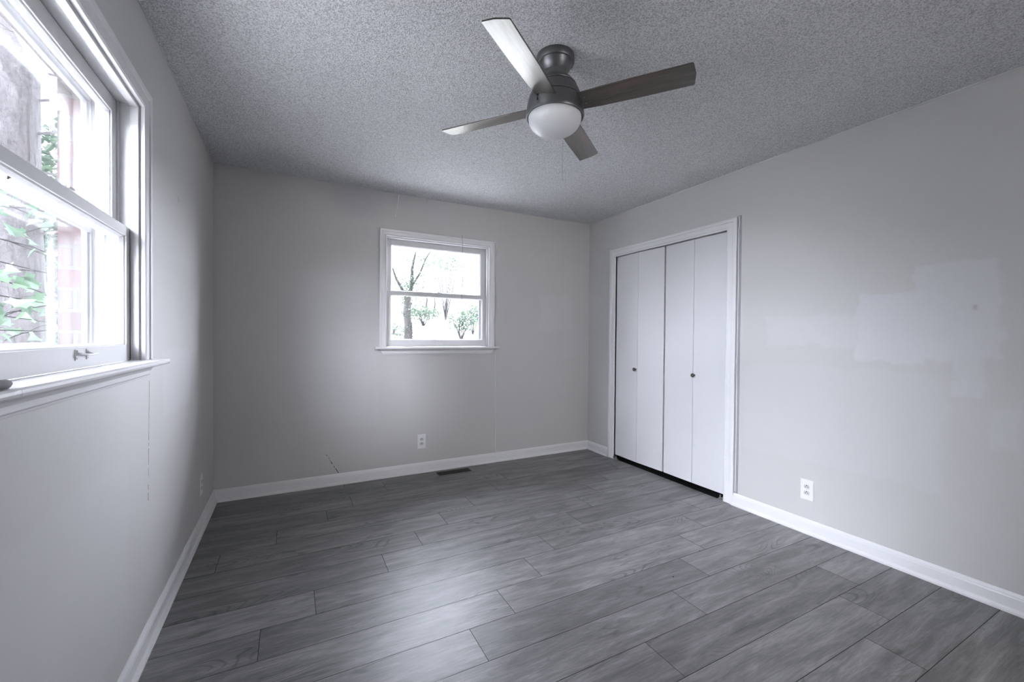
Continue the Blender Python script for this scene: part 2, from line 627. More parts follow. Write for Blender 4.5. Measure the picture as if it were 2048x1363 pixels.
bx(bm, (-WT, Y0 - WT, H), (W + WT, D + WT, H + 0.15))
struct('ceiling', bm, M['ceiling'], 'textured popcorn ceiling above the empty room', 'ceiling')
# closet interior shell
bm = bmesh.new()
cx1 = W + 0.72
bx(bm, (cx1, 1.75, 0), (cx1 + 0.05, 3.60, H)); bx(bm, (W + WT, 1.70, 0), (cx1, 1.75, H)); bx(bm, (W + WT, 3.60, 0), (cx1, 3.65, H))
bx(bm, (W + WT, 1.70, H), (cx1, 3.65, H + 0.05))
struct('wall_closet', bm, M['wall_front'], 'inner walls of the closet behind the folding doors', 'wall')

# added hall behind the viewer, with a fill lamp for the back wall
HY = Y0 - WT - 1.9
bm = bmesh.new()
bx(bm, (0.6, HY - 0.05, 0), (W + 0.4, HY, H)); bx(bm, (0.55, HY, 0), (0.6, Y0 - WT, H)); bx(bm, (W + 0.4, HY, 0), (W + 0.45, Y0 - WT, H))
struct('wall_added_hall', bm, M['trim'], 'added white hall walls behind the viewer, around the fill lamp', 'wall')
bm = bmesh.new()
bx(bm, (0.6, HY, H), (W + 0.4, Y0 - WT, H + 0.05))
struct('ceiling_added_hall', bm, M['trim'], 'added hall ceiling behind the viewer, above the fill lamp', 'ceiling')
bm = bmesh.new()
bx(bm, (0.6, HY, -0.05), (W + 0.4, Y0, -0.002))
struct('floor_added_hall', bm, M['trim'], 'added hall floor behind the viewer, below the fill lamp', 'floor')
bm = bmesh.new()
lathe(bm, [(0.001, H), (0.06, H), (0.06, H - 0.02), (0.006, H - 0.025), (0.006, H - 0.28), (0.05, H - 0.29), (0.001, H - 0.295)], (2.32, -1.75), 32)
struct('fill_lamp_stem', bm, M['trim'], 'added stem above the unseen fill light', 'lamp')
hl = bpy.data.lights.new('added_fill_light', 'POINT')  # added fill light, no known lamp; lifts the dark back wall
hl.energy = 115
hl.shadow_soft_size = 0.16
hl.color = (1.0, 0.985, 0.97)
ho = bpy.data.objects.new('added_fill_light', hl)
COL.objects.link(ho)
ho.location = (2.32, -1.75, 1.95)

# floor: planks along X, 0.1946 wide, 1.245 long, joints as laid
PWD, PLN = 0.1946, 1.2455
row_off = {0: 2.585, 1: 2.812, 2: 3.004, 3: 2.128, 4: 2.405, 5: 1.378, 6: 1.635, 7: 1.843, 8: 0.947, 9: 1.180, 10: 1.40,
           11: 1.669, 12: 1.96, 13: 0.893, 14: 1.172, 15: 0.88, -1: 2.31, -2: 1.05, -3: 1.9, -4: 0.6, -5: 1.5, -6: 2.7, -7: 1.2}
random.seed(11)
bm = bmesh.new()
lay = bm.loops.layers.float_color.new('plank')
mats = []
gxa, gxb, gya, gyb = 0.0, W, Y0, D
e, dz = 0.0011, 0.0016
for k in range(-8, 17):
    ya = 0.6465 + PWD * k
    yb = ya + PWD
    ya_, yb_ = max(ya, gya), min(yb, gyb)
    if yb_ - ya_ < 0.004:
        continue
    off = row_off.get(k, random.random() * 3)
    xs = []
    x = off - PLN * 5
    while x < gxb + PLN:
        xs.append(x)
        x += PLN
    for xa, xb in zip(xs[:-1], xs[1:]):
        xa_, xb_ = max(xa, gxa), min(xb, gxb)
        if xb_ - xa_ < 0.004:
            continue
        rc = (random.random(), random.random(), random.random(), 1)
        o4 = [(xa_, ya_), (xb_, ya_), (xb_, yb_), (xa_, yb_)]
        i4 = [(xa_ + e, ya_ + e), (xb_ - e, ya_ + e), (xb_ - e, yb_ - e), (xa_ + e, yb_ - e)]
        vo = [bm.verts.new((p[0], p[1], -dz)) for p in o4]
        vi = [bm.verts.new((p[0], p[1], 0)) for p in i4]
        vd = [bm.verts.new((p[0], p[1], -0.012)) for p in o4]
        fs = [bm.faces.new(vi)]
        for j in range(4):
            q = (j + 1) % 4
            f = bm.faces.new((vo[j], vo[q], vi[q], vi[j]))
            f.material_index = 1
            fs.append(f)
            fs.append(bm.faces.new((vd[j], vd[q], vo[q], vo[j])))
        for f in fs:
            for lp in f.loops:
                lp[lay] = rc
bx(bm, (gxa, gya, -0.1), (gxb, gyb, -0.012))
nf_ = len(bm.faces)
bx(bm, (W + 0.004, CL0, -0.1), (W + 0.72, CL1, 0.0005))
bm.faces.ensure_lookup_table()
for f in bm.faces[nf_:]:
    f.material_index = 2
struct('floor', bm, [M['floor'], M['floor_gap'], M['dark']], 'grey wood-look plank floor', 'floor')

# baseboards with shoe moulding; profile: (out from wall, up)
BBP = [(0, 0), (0.0265, 0), (0.0265, 0.010), (0.0225, 0.017), (0.0145, 0.020), (0.0135, 0.022), (0.0135, 0.066),
       (0.0115, 0.072), (0.0115, 0.076), (0.0075, 0.083), (0.0040, 0.0885), (0, 0.0885)]


def baseboard(name, a, b, U, label, m0=1, m1=1):
    bm = bmesh.new()
    a, b, U = Vector(a), Vector(b), Vector(U)
    d = (b - a).normalized()
    rows = []
    for P, s, mt in ((a, 1, m0), (b, -1, m1)):
        rows.append([P + U * u + Vector((0, 0, v)) + d * (s * u * mt) for u, v in BBP])
    rings(bm, rows, True, True)
    return struct(name, bm, M['trim'], label, 'baseboard')


baseboard('baseboard_left', (0, Y0, 0), (0, D, 0), (1, 0, 0), 'white baseboard along the window wall on the left')
baseboard('baseboard_back', (0, D, 0), (W, D, 0), (0, -1, 0), 'white baseboard along the far wall')
baseboard('baseboard_right', (W, CL1 + 0.083, 0), (W, D, 0), (-1, 0, 0), 'short white baseboard between closet and far corner', 0, 1)
baseboard('baseboard_right', (W, Y0, 0), (W, CL0 - 0.073, 0), (-1, 0, 0), 'long white baseboard right of the closet', 1, 0)
baseboard('baseboard_front', (0, Y0, 0), (W, Y0, 0), (0, 1, 0), 'white baseboard behind the viewer')

# rough paint bead where ceiling meets walls
def bead(name, a, b, label, seed, r0=0.0035):
    a, b = Vector(a), Vector(b)
    n = int((b - a).length / 0.03)
    pts, rr = [], []
    for i in range(n + 1):
        k = i / n
        p = a.lerp(b, k)
        w_ = noise.noise(Vector((k * 60 + seed, seed, 0)))
        pts.append(p)
        rr.append(max(0.001, r0 * (0.8 + 0.9 * w_)))
    bm = bmesh.new()
    tube(bm, pts, rr, 6)
    struct(name, bm, M['trim_old'], label, 'trim', smooth=True)


bead('trim_1', (0.003, D - 0.003, H - 0.002), (W - 0.003, D - 0.003, H - 0.002), 'uneven caulk bead at ceiling above the far wall', 3.1)
bead('trim_2', (W - 0.003, Y0, H - 0.002), (W - 0.003, D - 0.01, H - 0.002), 'uneven caulk bead at ceiling above the closet wall', 7.7, 0.0045)
bead('trim_3', (0.002, Y0, H - 0.001), (0.002, D - 0.01, H - 0.001), 'thin caulk bead at ceiling above the window wall', 5.2, 0.002)

# ------------------------------------------------------------------ windows
def casing_prof(w, th=0.019):
    return [(0, 0), (0, th * 0.62), (w * 0.10, th * 0.80), (w * 0.16, th * 0.80), (w * 0.22, th * 0.62), (w * 0.62, th * 0.74),
            (w * 0.66, th * 0.98), (w * 0.90, th * 1.05), (w, th * 0.80), (w, 0)]


def sash(root, name, y0, y1, z0, z1, hw, st, rb, rt, label=None):
    """sash frame with bevelled glazing edge: one mesh; pane is its child"""
    bm = bmesh.new()
    yc = (y0 + y1) / 2

    def member(a, b, c_, d_):   # box with given corners x,z
        bx(bm, (a, y0, b), (c_, y1, d_))
    member(-hw, z0, -hw + st, z1)
    member(hw - st, z0, hw, z1)
    member(-hw + st, z0, hw - st, z0 + rb)
    member(-hw + st, z1 - rt, hw - st, z1)
    # stepped, sloped glazing bead all round the pane
    path = [(-hw + st, z0 + rb), (-hw + st, z1 - rt), (hw - st, z1 - rt), (hw - st, z0 + rb)]
    pr = [(0.0, 0), (0.0, y1 - y0 - 0.004), (-0.004, y1 - y0 - 0.007), (-0.009, y1 - y0 - 0.018), (-0.009, 0.010), (-0.006, 0.004)]
    miter_sweep(bm, pr, path, True, y1)
    s = obj(name, bm, M['trim_old'], root, bevel=0.0012)
    bm = bmesh.new()
    bx(bm, (-hw + st - 0.004, yc + 0.002, z0 + rb - 0.004), (hw - st + 0.004, yc + 0.005, z1 - rt + 0.004))
    obj('glass_pane', bm, M['glass'], s)
    return s


def window(name, loc, rz, cw, label, lift, cov=0.0):
    root = tag(empty(name, loc, rz), label, 'window', kind='structure')
    a = 0.4775
    zb, zt = 1.120, 2.066
    # casing (three sides)
    bm = bmesh.new()
    miter_sweep(bm, casing_prof(cw), [(-a, zb), (-a, zt), (a, zt), (a, zb)], False, 0.0)
    obj('casing', bm, M['trim'], root, bevel=0.0008)
    # jamb liner with stops and parting bead
    bm = bmesh.new()
    for s in (-1, 1):
        bx(bm, (s * a, 0.0, zb - 0.02), (s * (a + 0.02), 0.125, zt + 0.022))
        bx(bm, (s * a, 0.004, zb), (s * (a - 0.011), 0.028, zt))
        bx(bm, (s * a, 0.0605, zb), (s * (a - 0.010), 0.0655, zt))
        bx(bm, (s * a, 0.100, zb), (s * (a - 0.012), 0.125, zt))
    bx(bm, (-a, 0.0, zt), (a, 0.125, zt + 0.02))
    bx(bm, (-a + 0.011, 0.004, zt - 0.011), (a - 0.011, 0.028, zt))
    bx(bm, (-a + 0.012, 0.100, zt - 0.012), (a - 0.012, 0.125, zt))
    obj('jamb', bm, M['trim_old'], root, bevel=0.001)
    # sashes
    lo = sash(root, 'lower_sash', 0.030, 0.060, 1.121, 1.607, a - 0.002, 0.0415, 0.058, 0.034)
    up = sash(root, 'upper_sash', 0.066, 0.097, 1.574, 2.062, a - 0.0105, 0.0415, 0.034, 0.052)
    # stool with rounded nose and horns, apron
    bm = bmesh.new()
    ov = a + cw + 0.034
    pr = [(0.062, 1.100), (0.066, 1.104), (0.067, 1.110), (0.066, 1.116), (0.062, 1.120), (-0.029, 1.120), (-0.029, 1.100)]
    rings(bm, [[(x, -p, z) for p, z in pr] for x in (-a, a)], True, True)
    pr2 = [(p if p > 0 else 0.0, z) for p, z in pr]
    for s in (-1, 1):
        x2 = s * ov
        rings(bm, [[(x, -(p * k), z) for p, z in pr2] for x, k in ((s * a, 1), (s * (ov - 0.006), 1), (x2, 0.93))], True, True)
    obj('stool', bm, M['trim'], root, bevel=0.0008)
    bm = bmesh.new()
    apr = [(0, 1.100), (0.033, 1.100), (0.030, 1.094), (0.020, 1.088), (0.016, 1.078), (0.0155, 1.064), (0.010, 1.060), (0.009, 1.054), (0, 1.053)]
    rows = []
    ax = a + cw - 0.004
    for s in (-1, 1):
        rows.append([(s * (ax - (1.1 - z) * 0.55), -p, z) for p, z in apr])
    rings(bm, rows, True, True)
    obj('apron', bm, M['trim'], root, bevel=0.0008)
    # sash lock on the meeting rail
    bm = bmesh.new()
    bx(bm, (-0.030, 0.034, 1.607), (0.030, 0.058, 1.6095))
    lathe(bm, [(0.0001, 1.6195), (0.009, 1.6185), (0.012, 1.614), (0.012, 1.6095)], (0.0, 0.047), 20)
    bx(bm, (-0.004, 0.030, 1.611), (0.026, 0.040, 1.616))
    obj('sash_lock', bm, M['steel'] if cov else M['trim'], root, bevel=0.0006)
    # lift
    if lift == 'bar':
        bm = bmesh.new()
        for x in (0.020, 0.092):
            bx(bm, (x, 0.0275, 1.144), (x + 0.014, 0.030, 1.174))
            tube(bm, [(x + 0.007, 0.0285, 1.163), (x + 0.007, 0.020, 1.160), (x + 0.009, 0.014, 1.158)], [0.006, 0.0045, 0.003], 8)
        tube(bm, [(x_, y_, z_) for x_, y_, z_ in ((0.028, 0.020, 1.162), (0.040, 0.011, 1.1585), (0.065, 0.008, 1.158), (0.100, 0.010, 1.159), (0.128, 0.012, 1.161))],
             [0.0045, 0.0032, 0.003, 0.003, 0.0012], 8)
        lf = obj('sash_lift', bm, M['trim_old'], lo, smooth=True)
        bm = bmesh.new()
        for x in (0.027, 0.099):
            for z in (1.1485, 1.1695):
                bm2 = bm
                tube(bm2, [(x, 0.0280, z), (x, 0.0268, z)], [0.0022, 0.0018], 10)
        for x in (0.027,):
            tube(bm, [(x, 0.0268, 1.1695), (x, 0.0262, 1.1695)], [0.003, 0.0024], 10)
        sc = obj('lift_screws', bm, M['gap'], lo)
    else:
        bm = bmesh.new()
        bx(bm, (-0.034, 0.0272, 1.1455), (0.034, 0.030, 1.166))
        bx(bm, (-0.030, 0.019, 1.1625), (0.030, 0.0275, 1.166))
        obj('sash_lift', bm, M['trim_old'], lo, bevel=0.0008)
    # aluminium storm window outside the sashes
    bm = bmesh.new()
    hw = a - 0.004
    path = [(-hw, 1.122), (-hw, 2.062), (hw, 2.062), (hw, 1.122)]
    miter_sweep(bm, [(0, 0), (0, 0.026), (-0.010, 0.026), (-0.012, 0.020), (-0.020, 0.020), (-0.022, 0.012), (-0.030, 0.012),
                     (-0.034, 0.004), (-0.034, 0)], path, True, 0.150)
    bx(bm, (-hw + 0.03, 0.126, 1.575), (hw - 0.03, 0.140, 1.600))
    sf = obj('storm_frame', bm, M['storm'], root, bevel=0.0006)
    bm = bmesh.new()
    bx(bm, (-hw + 0.03, 0.140, 1.15), (hw - 0.03, 0.1425, 2.035))
    obj('glass_pane', bm, M['glass'], sf)
    # exterior sill and brick mould
    bm = bmesh.new()
    rings(bm, [[(x, 0.029, 1.119), (x, 0.029, 1.085), (x, 0.27, 1.052), (x, 0.27, 1.078), (x, 0.125, 1.104)] for x in (-a - 0.02, a + 0.02)], True, True)
    miter_sweep(bm, [(0, 0), (0, 0.04), (0.012, 0.045), (0.034, 0.040), (0.034, 0)], [(-a, 1.10), (-a, zt), (a, zt), (a, 1.10)], False, 0.165)
    obj('outer_sill', bm, M['storm'], root, bevel=0.001)
    return root


win_l = window('window_1', (0, 1.568, 0), PI / 2, 0.073, 'large near double-hung window with a bar handle, cut by the left photo edge', 'bar')
win_b = window('window_2', (1.6945, D, 0), 0, 0.0605, 'white double-hung window in the far wall', 'tab')

# dark grey rod end lying on the near end of the stool
bm = bmesh.new()
tube(bm, [(0.050, 0.78, 1.1290), (0.050, 1.050, 1.1290), (0.050, 1.058, 1.1290), (0.050, 1.078, 1.1290), (0.050, 1.088, 1.1290)],
     [0.0062, 0.0062, 0.0088, 0.0088, 0.0055], 20)
ro = obj('window_rod', bm, M['gap'], smooth=True)
tag(ro, 'dark grey rod with rounded tip lying on the near window stool', 'rod')

# ------------------------------------------------------------------ outside brickwork, eaves, rake board
def veneer(name, a, b, axis, lo, hi, label):
    """brick skin with a window opening; axis 0: wall in XZ plane, axis 1: in YZ plane"""
    bm = bmesh.new()
    z0, z1 = -0.6, 2.55
    wz0, wz1 = 1.045, 2.125

    def q(u0, u1, za, zb_):
        if axis == 0:
            bx(bm, (u0, a[0], za), (u1, a[1], zb_))
        else:
            bx(bm, (a[0], u0, za), (a[1], u1, zb_))
    q(b[0], lo, z0, z1); q(hi, b[1], z0, z1)
    q(lo, hi, z0, wz0); q(lo, hi, wz1, z1)
    return struct(name, bm, M['brick'], label, 'brick wall')


veneer('wall_brick_left', (-0.238, -0.128), (Y0 - 1.5, D + 0.24), 1, 1.568 - 0.515, 1.568 + 0.515, 'red and grey weathered brick seen through the near window')
veneer('wall_brick_back', (D + 0.128, D + 0.238), (-0.128, W + 1.5), 0, 1.6945 - 0.515, 1.6945 + 0.515, 'outer brick skin around the far window')
bm = bmesh.new()
bx(bm, (-0.42, Y0 - 1.5, 2.52), (-0.238, D + 0.55, 2.55))
bx(bm, (-0.44, Y0 - 1.5, 2.48), (-0.42, D + 0.57, 2.66))
bx(bm, (-0.42, D + 0.238, 2.52), (W + 1.5, D + 0.55, 2.55))
bx(bm, (-0.44, D + 0.55, 2.48), (W + 1.5, D + 0.57, 2.66))
bx(bm, (-0.42, Y0 - 1.5, 2.66), (W + 1.5, D + 0.55, 2.72))
struct('trim_eaves', bm, M['trim'], 'white boxed eaves of the house outside', 'eaves')
bm = bmesh.new()
pA, pB = Vector((-0.241, 2.078, 2.006)), Vector((-0.390, 2.078, 2.364))
dr = (pB - pA).normalized()
nr = Vector((dr.z, 0, -dr.x))
rows = []
for P in (pA, pB):
    rows.append([P, P + nr * 0.028, P + nr * 0.028 + Vector((0, 0.02, 0)), P + Vector((0, 0.02, 0))])
rings(bm, rows, True, True)
struct('trim_4', bm, M['trim'], 'white sloping board beside the brick outside the near window', 'trim')

# ------------------------------------------------------------------ closet
bm = bmesh.new()
# local x along wall: use y as path x; build in wall frame then rotate
root = tag(empty('door_frame', (W, 0, 0), -PI / 2), 'white moulded casing around the closet doors', 'door frame', kind='structure')
root.name = 'trim_5'
# root frame: local +x -> world -Y ; local +y (outward of room) -> world +X
miter_sweep(bm, casing_prof(0.079, 0.018), [(-CL1, 0.0), (-CL1, CLZ), (-CL0, CLZ), (-CL0, 0.0)], False, 0.0)
obj('casing', bm, M['trim'], root, bevel=0.0008)
bm = bmesh.new()
bx(bm, (-CL1 - 0.0, 0.0, 0), (-CL1 - 0.018, WT, CLZ + 0.018)); bx(bm, (-CL0, 0.0, 0), (-CL0 + 0.018, WT, CLZ + 0.018))
bx(bm, (-CL1, 0.0, CLZ), (-CL0, WT, CLZ + 0.018))
obj('jamb', bm, M['trim'], root)
bm = bmesh.new()
bx(bm, (-CL1 + 0.004, 0.012, CLZ - 0.006), (-CL0 - 0.004, 0.045, CLZ))
obj('track', bm, M['gap'], root)

LEAF_T = 0.030


def bifold(name, y_lo, y_hi, fold, knob_y, label, pivot_hi):
    """two leaves hinged together. Root at floor, world axes."""
    r = tag(empty(name, (W + 0.010, (y_lo + y_hi) / 2, 0)), label, 'closet door', kind='structure')
    wl = (y_hi - y_lo) / 2
    cy = (y_lo + y_hi) / 2
    z0, z1 = 0.042, 2.0145
    for i, (a, b) in enumerate(((y_lo, cy), (cy, y_hi))):
        bm = bmesh.new()
        g = 0.0012
        a_, b_ = a - cy + g, b - cy - g
        # fold: the hinge line stays proud of the wall by 'fold'
        xa = -fold if i == 1 else 0.0
        xb = -fold if i == 0 else 0.0
        if not pivot_hi:
            pass
        pts = [(xa, a_), (xb, b_), (xb + LEAF_T, b_), (xa + LEAF_T, a_)]
        rings(bm, [[(x, y, z) for x, y in pts] for z in (z0, z1)], True, True)
        lf = obj('door_leaf', bm, M['door'], r, bevel=0.0018)
        if a <= knob_y < b:
            k = (knob_y - a) / (b - a)
            xk = xa + (xb - xa) * k
            bm = bmesh.new()
            n = 24
            prof = [(0.0075, 0.0), (0.0070, 0.006), (0.0060, 0.010), (0.0105, 0.014), (0.0155, 0.019), (0.0165, 0.024), (0.0150, 0.029), (0.0100, 0.0325), (0.0003, 0.034)]
            rows = [[(-d_ + xk, knob_y - cy + rr * math.cos(2 * PI * q / n), 0.918 + rr * math.sin(2 * PI * q / n)) for q in range(n)] for rr, d_ in prof]
            rings(bm, rows, True, True)
            obj('knob', bm, M['knob'], lf, smooth=True)
    return r


mid = 2.640
bifold('door_1', mid + 0.010, CL1 - 0.003, 0.010, 2.972, 'left pair of flat white folding closet doors', False)
bifold('door_2', CL0 + 0.003, mid - 0.004, 0.002, 2.326, 'right pair of flat white folding closet doors', True)

# bottom pivot brackets
def bracket(y, s, label):
    bm = bmesh.new()
    bx(bm, (W - 0.014, y, 0.0), (W + 0.022, y + s * 0.05, 0.003))
    bx(bm, (W - 0.014, y, 0.003), (W + 0.022, y + s * 0.003, 0.028))
    bx(bm, (W - 0.008, y + s * 0.008, 0.010), (W + 0.016, y + s * 0.040, 0.013))
    bx(bm, (W - 0.001, y + s * 0.030, 0.003), (W + 0.005, y + s * 0.036, 0.034))
    o = obj('pivot_bracket', bm, M['steel'])
    return tag(o, label, 'bracket', 'closet door floor brackets')


bracket(CL0 + 0.001, 1, 'small steel pivot bracket on the floor at the right jamb of the closet')
bracket(CL1 - 0.001, -1, 'small steel pivot bracket on the floor at the left jamb of the closet')

# grey gap strip between closet casing and drywall
bm = bmesh.new()
bx(bm, (W - 0.0035, CL0 - 0.0795, 0.09), (W, CL0 - 0.108, 2.108))
struct('trim_6', bm, M['gap'], 'narrow unpainted grey strip right of the closet casing', 'trim')
bm = bmesh.new()
tube(bm, [(W - 0.006, CL0 - 0.092, 2.103), (W - 0.008, CL0 - 0.098, 2.06), (W - 0.006, CL0 - 0.090, 2.0), (W - 0.006, CL0 - 0.093, 1.6),
          (W - 0.006, CL0 - 0.091, 1.0), (W - 0.006, CL0 - 0.093, 0.4), (W - 0.006, CL0 - 0.090, 0.10)], 0.0028, 8)
tag(obj('coax_cable', bm, M['cable'], smooth=True), 'thin pale cable running down the wall right of the closet casing', 'cable', None)

# ------------------------------------------------------------------ outlets
def outlet(loc, rz, label):
    r = tag(empty('wall_outlet', loc, rz), label, 'outlet', 'wall outlets')
    # local: x right, -y into the room, z up
    bm = bmesh.new()
    hw, hh = 0.0375, 0.0635
    rows = []
    for k, d_ in ((1.0, 0.0), (1.0, 0.0025), (0.975, 0.0045), (0.93, 0.0055)):
        w_, h_ = hw * k if k < 1 else hw, hh - hw * (1 - k)
        rows.append([(-w_, -d_, -h_), (w_, -d_, -h_), (w_, -d_, h_), (-w_, -d_, h_)])
    rings(bm, rows, True, True)
    obj('cover_plate', bm, M['plastic'], r)
    for zc in (0.0195, -0.0195):
        bm = bmesh.new()
        n = 28
        pts = []
        for q in range(n):
            a = 2 * PI * q / n
            pts.append((0.0172 * math.cos(a), max(-0.0118, min(0.0118, 0.0172 * math.sin(a)))))
        rings(bm, [[(x, -0.0050, zc + z) for x, z in pts], [(x, -0.0066, zc + z) for x, z in pts]], True, True)
        s = obj('socket', bm, M['plastic_grey'], r)
        bm = bmesh.new()
        bx(bm, (-0.0078, -0.0064, zc - 0.0055), (-0.0052, -0.0069, zc + 0.0035))
        bx(bm, (0.0052, -0.0064, zc - 0.0045), (0.0078, -0.0069, zc + 0.0030))
        gp = [(0.0030 * math.cos(2 * PI * q / 16), 0.0030 * math.sin(2 * PI * q / 16) + 0.0078) for q in range(16)]
        rings(bm, [[(x, -0.0064, zc + z) for x, z in gp], [(x, -0.0069, zc + z) for x, z in gp]], True, True)
        obj('slots', bm, M['dark'], s)
    bm = bmesh.new()
    rings(bm, [[(0.003 * math.cos(2 * PI * q / 12), -d_, 0.003 * math.sin(2 * PI * q / 12)) for q in range(12)] for d_ in (0.005, 0.0064)], True, True)
    obj('screw', bm, M['steel'], r)
    return r


outlet((1.530, D, 0.276), 0, 'white duplex outlet on the far wall below the window')
outlet((W, 1.472, 0.271), -PI / 2, 'white duplex outlet low on the wall right of the closet')
outlet((0, 3.212, 0.278), PI / 2, 'white outlet low on the window wall near the corner, seen edge-on')

# ------------------------------------------------------------------ floor register
r = tag(empty('floor_vent', (1.79, 3.563, 0)), 'dark metal floor vent by the far baseboard', 'vent')
bm = bmesh.new()
ow, od, iw, idp = 0.178, 0.074, 0.153, 0.050
miter_sweep(bm, [(0, 0), (0, 0.0045), (0.005, 0.006), (0.016, 0.0045), (0.0235, 0.001), (0.0235, 0)],
            [(-iw, -idp), (-iw, idp), (iw, idp), (iw, -idp)], True, 0.0)
for v_ in bm.verts:      # swept in xz: lay it flat, protrusion becomes height
    x, y, z = v_.co
    v_.co = (x, z, -y)
obj('vent_frame', bm, M['bronze'], r)
bm = bmesh.new()
bx(bm, (-iw, -idp, 0.0002), (iw, idp, 0.0008))
obj('vent_well', bm, M['dark'], r)
bm = bmesh.new()
for i in range(31):
    x = -iw + (i + 0.5) * 2 * iw / 31
    bx(bm, (x - 0.0013, -idp, 0.0008), (x + 0.0013, idp, 0.0034))
for y in (-0.017, 0.017):
    bx(bm, (-iw, y - 0.002, 0.0009), (iw, y + 0.002, 0.0038))
obj('vent_slats', bm, m_simple('vent_slat_metal', (0.035, 0.034, 0.033), 0.5, 0.4, 0.3), r)

# ------------------------------------------------------------------ cords
bm = bmesh.new()
tube(bm, [(1.318, D - 0.006, 2.436), (1.312, D - 0.009, 2.39), (1.305, D - 0.010, 2.33), (1.300, D - 0.008, 2.27), (1.295, D - 0.006, 2.238),
          (1.291, D - 0.005, 2.229), (1.286, D - 0.005, 2.236), (1.288, D - 0.005, 2.262)], 0.0048, 8)
tag(obj('cord_stub', bm, M['cable'], smooth=True), 'short white cord hanging from the ceiling above the far window', 'cord')
bm = bmesh.new()
tube(bm, [(1.893, D - 0.026, 2.146), (1.896, D - 0.027, 2.06), (1.897, D - 0.027, 1.93), (1.898, D - 0.027, 1.80), (1.901, D - 0.028, 1.74),
          (1.894, D - 0.028, 1.68), (1.890, D - 0.028, 1.56), (1.892, D - 0.028, 1.46), (1.896, D - 0.028, 1.38)],
     [0.0014, 0.0015, 0.0012, 0.0010, 0.0028, 0.0028, 0.0015, 0.0012, 0.0010], 8)
tag(obj('blind_cord', bm, M['cord_dark'], smooth=True), 'thin dark cord hanging in front of the far window glass', 'cord')
bm = bmesh.new()
cr = 0.0036
tube(bm, [(2.205, D - 0.005, 2.139), (2.228, D - 0.005, 2.142), (2.246, D - 0.005, 2.120), (2.252, D - 0.006, 2.085), (2.243, D - 0.006, 2.045), (2.2375, D - 0.005, 2.00), (2.2375, D - 0.005, 1.6),
          (2.2375, D - 0.005, 1.15), (2.264, D - 0.006, 1.128), (2.266, D - 0.006, 1.10), (2.247, D - 0.006, 1.04), (2.249, D - 0.005, 0.9), (2.252, D - 0.005, 0.5), (2.254, D - 0.005, 0.16), (2.256, D - 0.007, 0.11), (2.262, D - 0.014, 0.096), (2.272, D - 0.018, 0.094)], cr, 8)
tag(obj('wall_cable', bm, M['cable'], smooth=True), 'thin painted cable down the far wall along the right side of the window', 'cable')
# little screw hooks left in the far ceiling edge
for x, lab in ((1.56, 'tiny hook at the ceiling edge above the far window'), (1.08, 'tiny hook at the ceiling edge left of the white cord stub')):
    bm = bmesh.new()
    tube(bm, [(x, D - 0.012, H), (x, D - 0.012, H - 0.022), (x + 0.006, D - 0.012, H - 0.030), (x + 0.011, D - 0.012, H - 0.024), (x + 0.010, D - 0.012, H - 0.016)], 0.0022, 8)
    tag(obj('screw_hook', bm, M['steel'], smooth=True), lab, 'hook')

# ------------------------------------------------------------------ ceiling fan
FX, FY = 1.517, 1.556
fan = tag(empty('ceiling_fan', (FX, FY, 2.44)), 'dark pewter ceiling fan with four blades and a frosted globe light', 'ceiling fan')


def part(name, bm, mat, parent=fan, **k):
    for v_ in bm.verts:
        v_.co.z -= 2.44
    return obj(name, bm, mat, parent, **k)


bm = bmesh.new()
lathe(bm, [(0.002, 2.4399), (0.0805, 2.4399), (0.0825, 2.436), (0.0825, 2.412), (0.0805, 2.4085), (0.0735, 2.407), (0.0720, 2.404), (0.0700, 2.396), (0.062, 2.381), (0.0545, 2.373), (0.0515, 2.370), (0.002, 2.370)], n=64)
part('canopy', bm, M['nickel'], smooth=True)
bm = bmesh.new()
lathe(bm, [(0.002, 2.372), (0.0505, 2.372), (0.0500, 2.345), (0.0505, 2.338), (0.002, 2.338)], n=64)
part('neck', bm, M['nickel'], smooth=True)
bm = bmesh.new()
lathe(bm, [(0.002, 2.346), (0.050, 2.346), (0.060, 2.342), (0.074, 2.332), (0.086, 2.318), (0.0925, 2.3085), (0.0915, 2.3065), (0.082, 2.3065), (0.082, 2.3010), (0.0945, 2.3010),
           (0.103, 2.286), (0.1105, 2.268), (0.1150, 2.2520), (0.1145, 2.2500), (0.103, 2.2500), (0.103, 2.2450), (0.1168, 2.2450),
           (0.1210, 2.228), (0.1245, 2.205), (0.1262, 2.185), (0.1262, 2.178), (0.1250, 2.1745), (0.1215, 2.1735), (0.1200, 2.178), (0.002, 2.178)], n=72)
part('motor_housing', bm, M['nickel'], smooth=True)
bm = bmesh.new()
pr = []
for i in range(15):
    a = i / 14 * PI / 2
    pr.append((0.1155 * math.cos(a) ** 0.85 if i < 14 else 0.0005, 2.172 - 0.072 * math.sin(a)))
lathe(bm, [(0.1155, 2.182)] + pr, n=64)
part('globe', bm, M['globe'], smooth=True)
# switch slots on the housing
bm = bmesh.new()
ang = math.radians(-159)
for zc, rr, hh_ in ((2.2235, 0.0050, 0.0050), (2.2075, 0.0022, 0.0065), (2.2035, 0.0034, 0.0034)):
    R_ = 0.1225 if zc > 2.215 else 0.1248
    u_ = Vector((math.cos(ang), math.sin(ang), 0)); t_ = Vector((-math.sin(ang), math.cos(ang), 0))
    P = u_ * (R_ - 0.0015)
    rows = []
    for d_ in (0.0, 0.0022):
        rows.append([P + u_ * d_ + t_ * rr * math.cos(2 * PI * q / 16) + Vector((0, 0, zc + hh_ * math.sin(2 * PI * q / 16))) for q in range(16)])
    rings(bm, rows, True, True)
part('switch_slots', bm, M['dark'])
